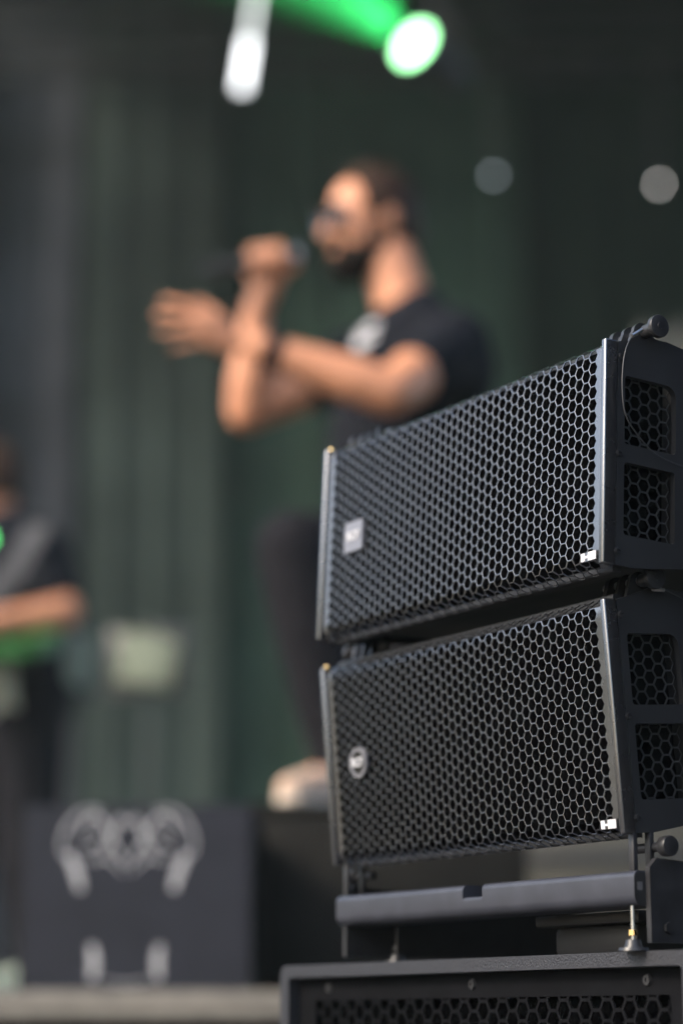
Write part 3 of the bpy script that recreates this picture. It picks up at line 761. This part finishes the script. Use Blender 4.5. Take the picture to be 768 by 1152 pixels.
# strap across the chest, lies on the shirt
st = MB(); sp = smooth_path([G(44, 590, -.15), G(32, 612, -.24), G(14, 640, -.275), G(-8, 668, -.29), G(-30, 700, -.30)], 6)
st_bm = bmesh.new(); a = []
for i, p in enumerate(sp):
    d = (sp[min(i+1, len(sp)-1)]-sp[max(i-1, 0)]).normalized(); nn = d.cross(Vector((0, -1, 0))).normalized()*.030
    a.append([st_bm.verts.new(p+nn), st_bm.verts.new(p-nn), st_bm.verts.new(p-nn+Vector((0, .004, 0))), st_bm.verts.new(p+nn+Vector((0, .004, 0)))])
for i in range(len(a)-1):
    for j in range(4): st_bm.faces.new((a[i][j], a[i][(j+1) % 4], a[i+1][(j+1) % 4], a[i+1][j]))
bmesh.ops.recalc_face_normals(st_bm, faces=st_bm.faces[:]); st.merge(st_bm)
so = st.build('guitar_strap', 'strap', gu, 60)
# towel at the hip
tw = MB()
def towel(c, wx, hz, seed):
    bm = bmesh.new(); rnd = random.Random(seed); rows = []
    for j in range(11):
        row = []
        for i in range(9):
            u, v = i/8-.5, j/10
            row.append(bm.verts.new(c+Vector((u*wx*(.7+.4*v), -.02+.018*math.sin(u*14+v*2), -v*hz+.02*math.sin(u*5)))))
        rows.append(row)
    for j in range(10):
        for i in range(8): bm.faces.new((rows[j][i], rows[j][i+1], rows[j+1][i+1], rows[j+1][i]))
    bmesh.ops.solidify(bm, geom=bm.faces[:], thickness=.008); return bm
tw.merge(towel(gp(-3, 742, -.33), .11, .15, 1))
tag(tw.build('towel', 'towel', None, 180), 'cream towel hanging at the hip of the musician at the left edge', 'towel')

# ================================================================== music stands with white sheets
def music_stand(px, py, Y, wx, hz, rz_, label, slabel):
    c = at(px, py, Y); t = thing('music_stand', label, 'music stand', (c.x, c.y, DECK), (0, 0, rz_), 'music stands'); h = c.z-DECK
    MB().rod((0, .03, .05), (0, .03, h-.05), .009, .007, 14).build('pole', 'steel', t)
    for k in range(3):
        a = R(90+120*k); MB().tube([(0, .03, .16), (.17*math.cos(a), .03+.17*math.sin(a), .05), (.27*math.cos(a), .03+.27*math.sin(a), .006)], .006).build('leg', 'steel', t, 180)
    ds = MB().box(-wx/2-.03, wx/2+.03, .004, .010, h-hz/2-.02, h+hz/2+.015, .002).build('desk', 'steel', t)
    MB().box(-wx/2-.03, wx/2+.03, -.035, .004, h-hz/2-.026, h-hz/2-.0205, .001).build('ledge', 'steel', ds)
    bm = bmesh.new(); rows = []
    for j in range(9):
        rows.append([bm.verts.new((wx*(i/8-.5), -.004-.010*math.sin(PI*i/8)-.004*math.sin(3*j/8), hz*(j/8-.5))) for i in range(9)])
    for j in range(8):
        for i in range(8): bm.faces.new((rows[j][i], rows[j][i+1], rows[j+1][i+1], rows[j+1][i]))
    bmesh.ops.solidify(bm, geom=bm.faces[:], thickness=.0015); q = MB(); q.merge(bm)
    o = q.build('sheet_of_paper', 'paper', None, 180); o.location = (c.x, c.y, c.z); o.rotation_euler = (0, R(9), rz_); tag(o, slabel, 'paper', 'sheets on the music stands')
music_stand(166, 742, 7.2, .20, .17, R(-14), 'black music stand nearer the singer, its sheet wide', 'wide white sheet on the music stand nearer the singer')
music_stand(88, 744, 7.6, .10, .19, R(48), 'black music stand beside the musician at the left edge', 'narrow white sheet on the music stand beside the left musician')

# ================================================================== trusses and stage lamps
def truss(name, label, x0, x1, y, z, s=.15):
    t = thing(name, label, 'truss', ((x0+x1)/2, y, z)); h = (x1-x0)/2
    for dy, dz in ((-s, -s), (s, -s), (-s, s), (s, s)): MB().rod((-h, dy, dz), (h, dy, dz), .024, n=12).build('chord', 'casing', t)
    n = int((x1-x0)/.45); br = MB()
    for i in range(n):
        a, b_ = -h+2*h*i/n, -h+2*h*(i+1)/n
        for dy in (-s, s): MB().rod((a, dy, -s if i % 2 else s), (b_, dy, s if i % 2 else -s), .011, n=8).build('brace', 'casing', t)
        MB().rod((a, -s, -s), (b_, s, -s), .011, n=8).build('brace', 'casing', t)
    return t
truss('lighting_truss', 'black lighting truss carrying the green lamp above the singer', -3, 5.5, 9.0, 5.45)
truss('lighting_truss', 'black lighting truss carrying the two small lamps at the back', -3, 5.5, 12.0, 6.05)

def emis(name, col, s): return mat(name, (.02, .02, .02), .3, emit=col, estr=s)
def lamp_head(label, pos, aim, r, length, emat, yoke_top, name='stage_lamp', group='stage lamps on the trusses'):
    pos = Vector(pos); aim = Vector(aim).normalized()
    t = thing(name, label, 'stage lamp', tuple(pos), (0, 0, 0), group)
    hs = MB().tube([-aim*length, -aim*length*.9, -aim*length*.35, -aim*.02, aim*.012], [r*.55, r*.85, r*1.05, r*1.22, r*1.22], 28).build('housing', 'casing', t, 40)
    MB().ball((0, 0, 0)+aim*.0 if False else tuple(aim*.012), (r, r, r*.28), 24, aim.to_track_quat('Z', 'Y').to_matrix()).build('lens', emat, t, 180)
    side = aim.cross(Z).normalized(); c = -aim*length*.45; tp = c+Z*(r*1.9)
    MB().tube([c+side*r*1.25, c+side*r*1.35+Z*r*1.2, tp+side*r*.8, tp-side*r*.8, c-side*r*1.35+Z*r*1.2, c-side*r*1.25], r*.13, 8).build('yoke', 'casing', t, 60)
    MB().rod(tp, (tp.x, tp.y, yoke_top-pos.z), .014, n=12).build('hanging_pole', 'casing', t)
    MB().box(tp.x-.04, tp.x+.04, tp.y-.04, tp.y+.04, yoke_top-pos.z-.03, yoke_top-pos.z+.055, .004).build('clamp', 'steel', t)
    return t
GP = at(468, 51, 8.85)
ga = Vector((-.85, -.85, .34)).normalized()
lamp_head('stage lamp shining bright green, above the singer', GP, ga, .088, .30, emis('green_lens', (.36, 1.0, .42), 4.5), 5.30)
gl_ = bpy.data.lights.new('green_beam', 'SPOT'); gl_.energy = 17000; gl_.color = (.06, 1.0, .22); gl_.spot_size = R(48); gl_.spot_blend = 1.0; gl_.shadow_soft_size = .06
go = bpy.data.objects.new('green_beam', gl_); C.objects.link(go); go.location = GP+ga*.06
go.rotation_euler = ga.to_track_quat('-Z', 'Y').to_euler()
P1 = at(555, 197, 11.85); P2 = at(741, 207, 11.85)
lamp_head('small stage lamp glowing dim white, the nearer to the singer\'s head of two', P1, (P1*-1+Vector((0, 0, .6))), .012, .10, emis('dim_white_lens_left', (.80, .90, 1.0), 1.7), 5.90)
lamp_head('small stage lamp glowing white at the right edge of the picture', P2, (P2*-1+Vector((0, 0, .6))), .013, .10, emis('dim_white_lens_right', (1.0, .96, .92), 3.2), 5.90)
# white light tube hanging near the top left
A_, B_ = at(293, -40, 8.7), at(271, 102, 8.7)
lt = thing('light_tube', 'bright white light tube hanging above the singer at the top', 'light tube', tuple(B_))
va = A_-B_; vb = va.normalized()
tb = MB().tube([vb*0, vb*.22], .021, 16).build('bright_tube', emis('tube_glow', (.95, .97, 1.0), 1.7), lt, 60)
MB().tube([vb*.225, va], .012, 16).build('upper_tube', emis('tube_glow_dim', (.88, .94, .92), 1.0), lt, 60)
MB().tube([vb*-.02, vb*-.001], .023, 16).build('end_cap', 'casing', lt, 60)
MB().rod(va, (va.x, va.y, 5.30-B_.z), .008, n=10).build('hanging_wire', 'casing', lt)
MB().box(va.x-.03, va.x+.03, va.y-.03, va.y+.48, 5.295-B_.z, 5.325-B_.z, .003).build('clamp_arm', 'casing', lt)
# green lamp half out of the picture on the left
P3 = at(-17, 606, 5.5)
lf = lamp_head('small green lamp on a stand, cut by the left edge of the picture', P3, (P3*-1+Vector((0, 0, .6))), .018, .10, emis('green_lens_small', (.15, 1.0, .25), 2), DECK+.02, group=None)
# aluminium tower at the right edge
TX = at(742, 300, 11.6)
tw_ = thing('truss_tower', 'pale aluminium truss tower at the right edge, behind the loudspeakers', 'truss tower', (TX.x, 11.6, DECK))
for dx_ in (-.09, .09):
    for dy_ in (-.09, .09): MB().rod((dx_, dy_, .012), (dx_, dy_, 3.55), .024, n=12).build('chord', 'aluminium', tw_)
for k in range(12):
    z_ = .1+k*.29; s_ = 1 if k % 2 else -1
    MB().rod((-.09*s_, -.09, z_), (.09*s_, -.09, z_+.28), .010, n=8).build('brace', 'aluminium', tw_)
    MB().rod((-.09, -.09*s_, z_), (-.09, .09*s_, z_+.28), .010, n=8).build('brace', 'aluminium', tw_)
MB().box(-.16, .16, -.16, .16, .001, .012).build('base_plate', 'aluminium', tw_, 0)

# ================================================================== haze
hz = bpy.data.materials.new('stage_haze'); hz.use_nodes = True
t = hz.node_tree; t.nodes.clear(); o_ = t.nodes.new('ShaderNodeOutputMaterial'); v_ = t.nodes.new('ShaderNodeVolumePrincipled')
v_.inputs['Color'].default_value = (.76, .88, .84, 1); v_.inputs['Density'].default_value = .0024; v_.inputs['Anisotropy'].default_value = .35
t.links.new(v_.outputs[0], o_.inputs['Volume'])
tag(MB().box(-27, 17, -17, 25, -1.3, 8.2).build('haze', hz, smooth=0), kind='stuff')
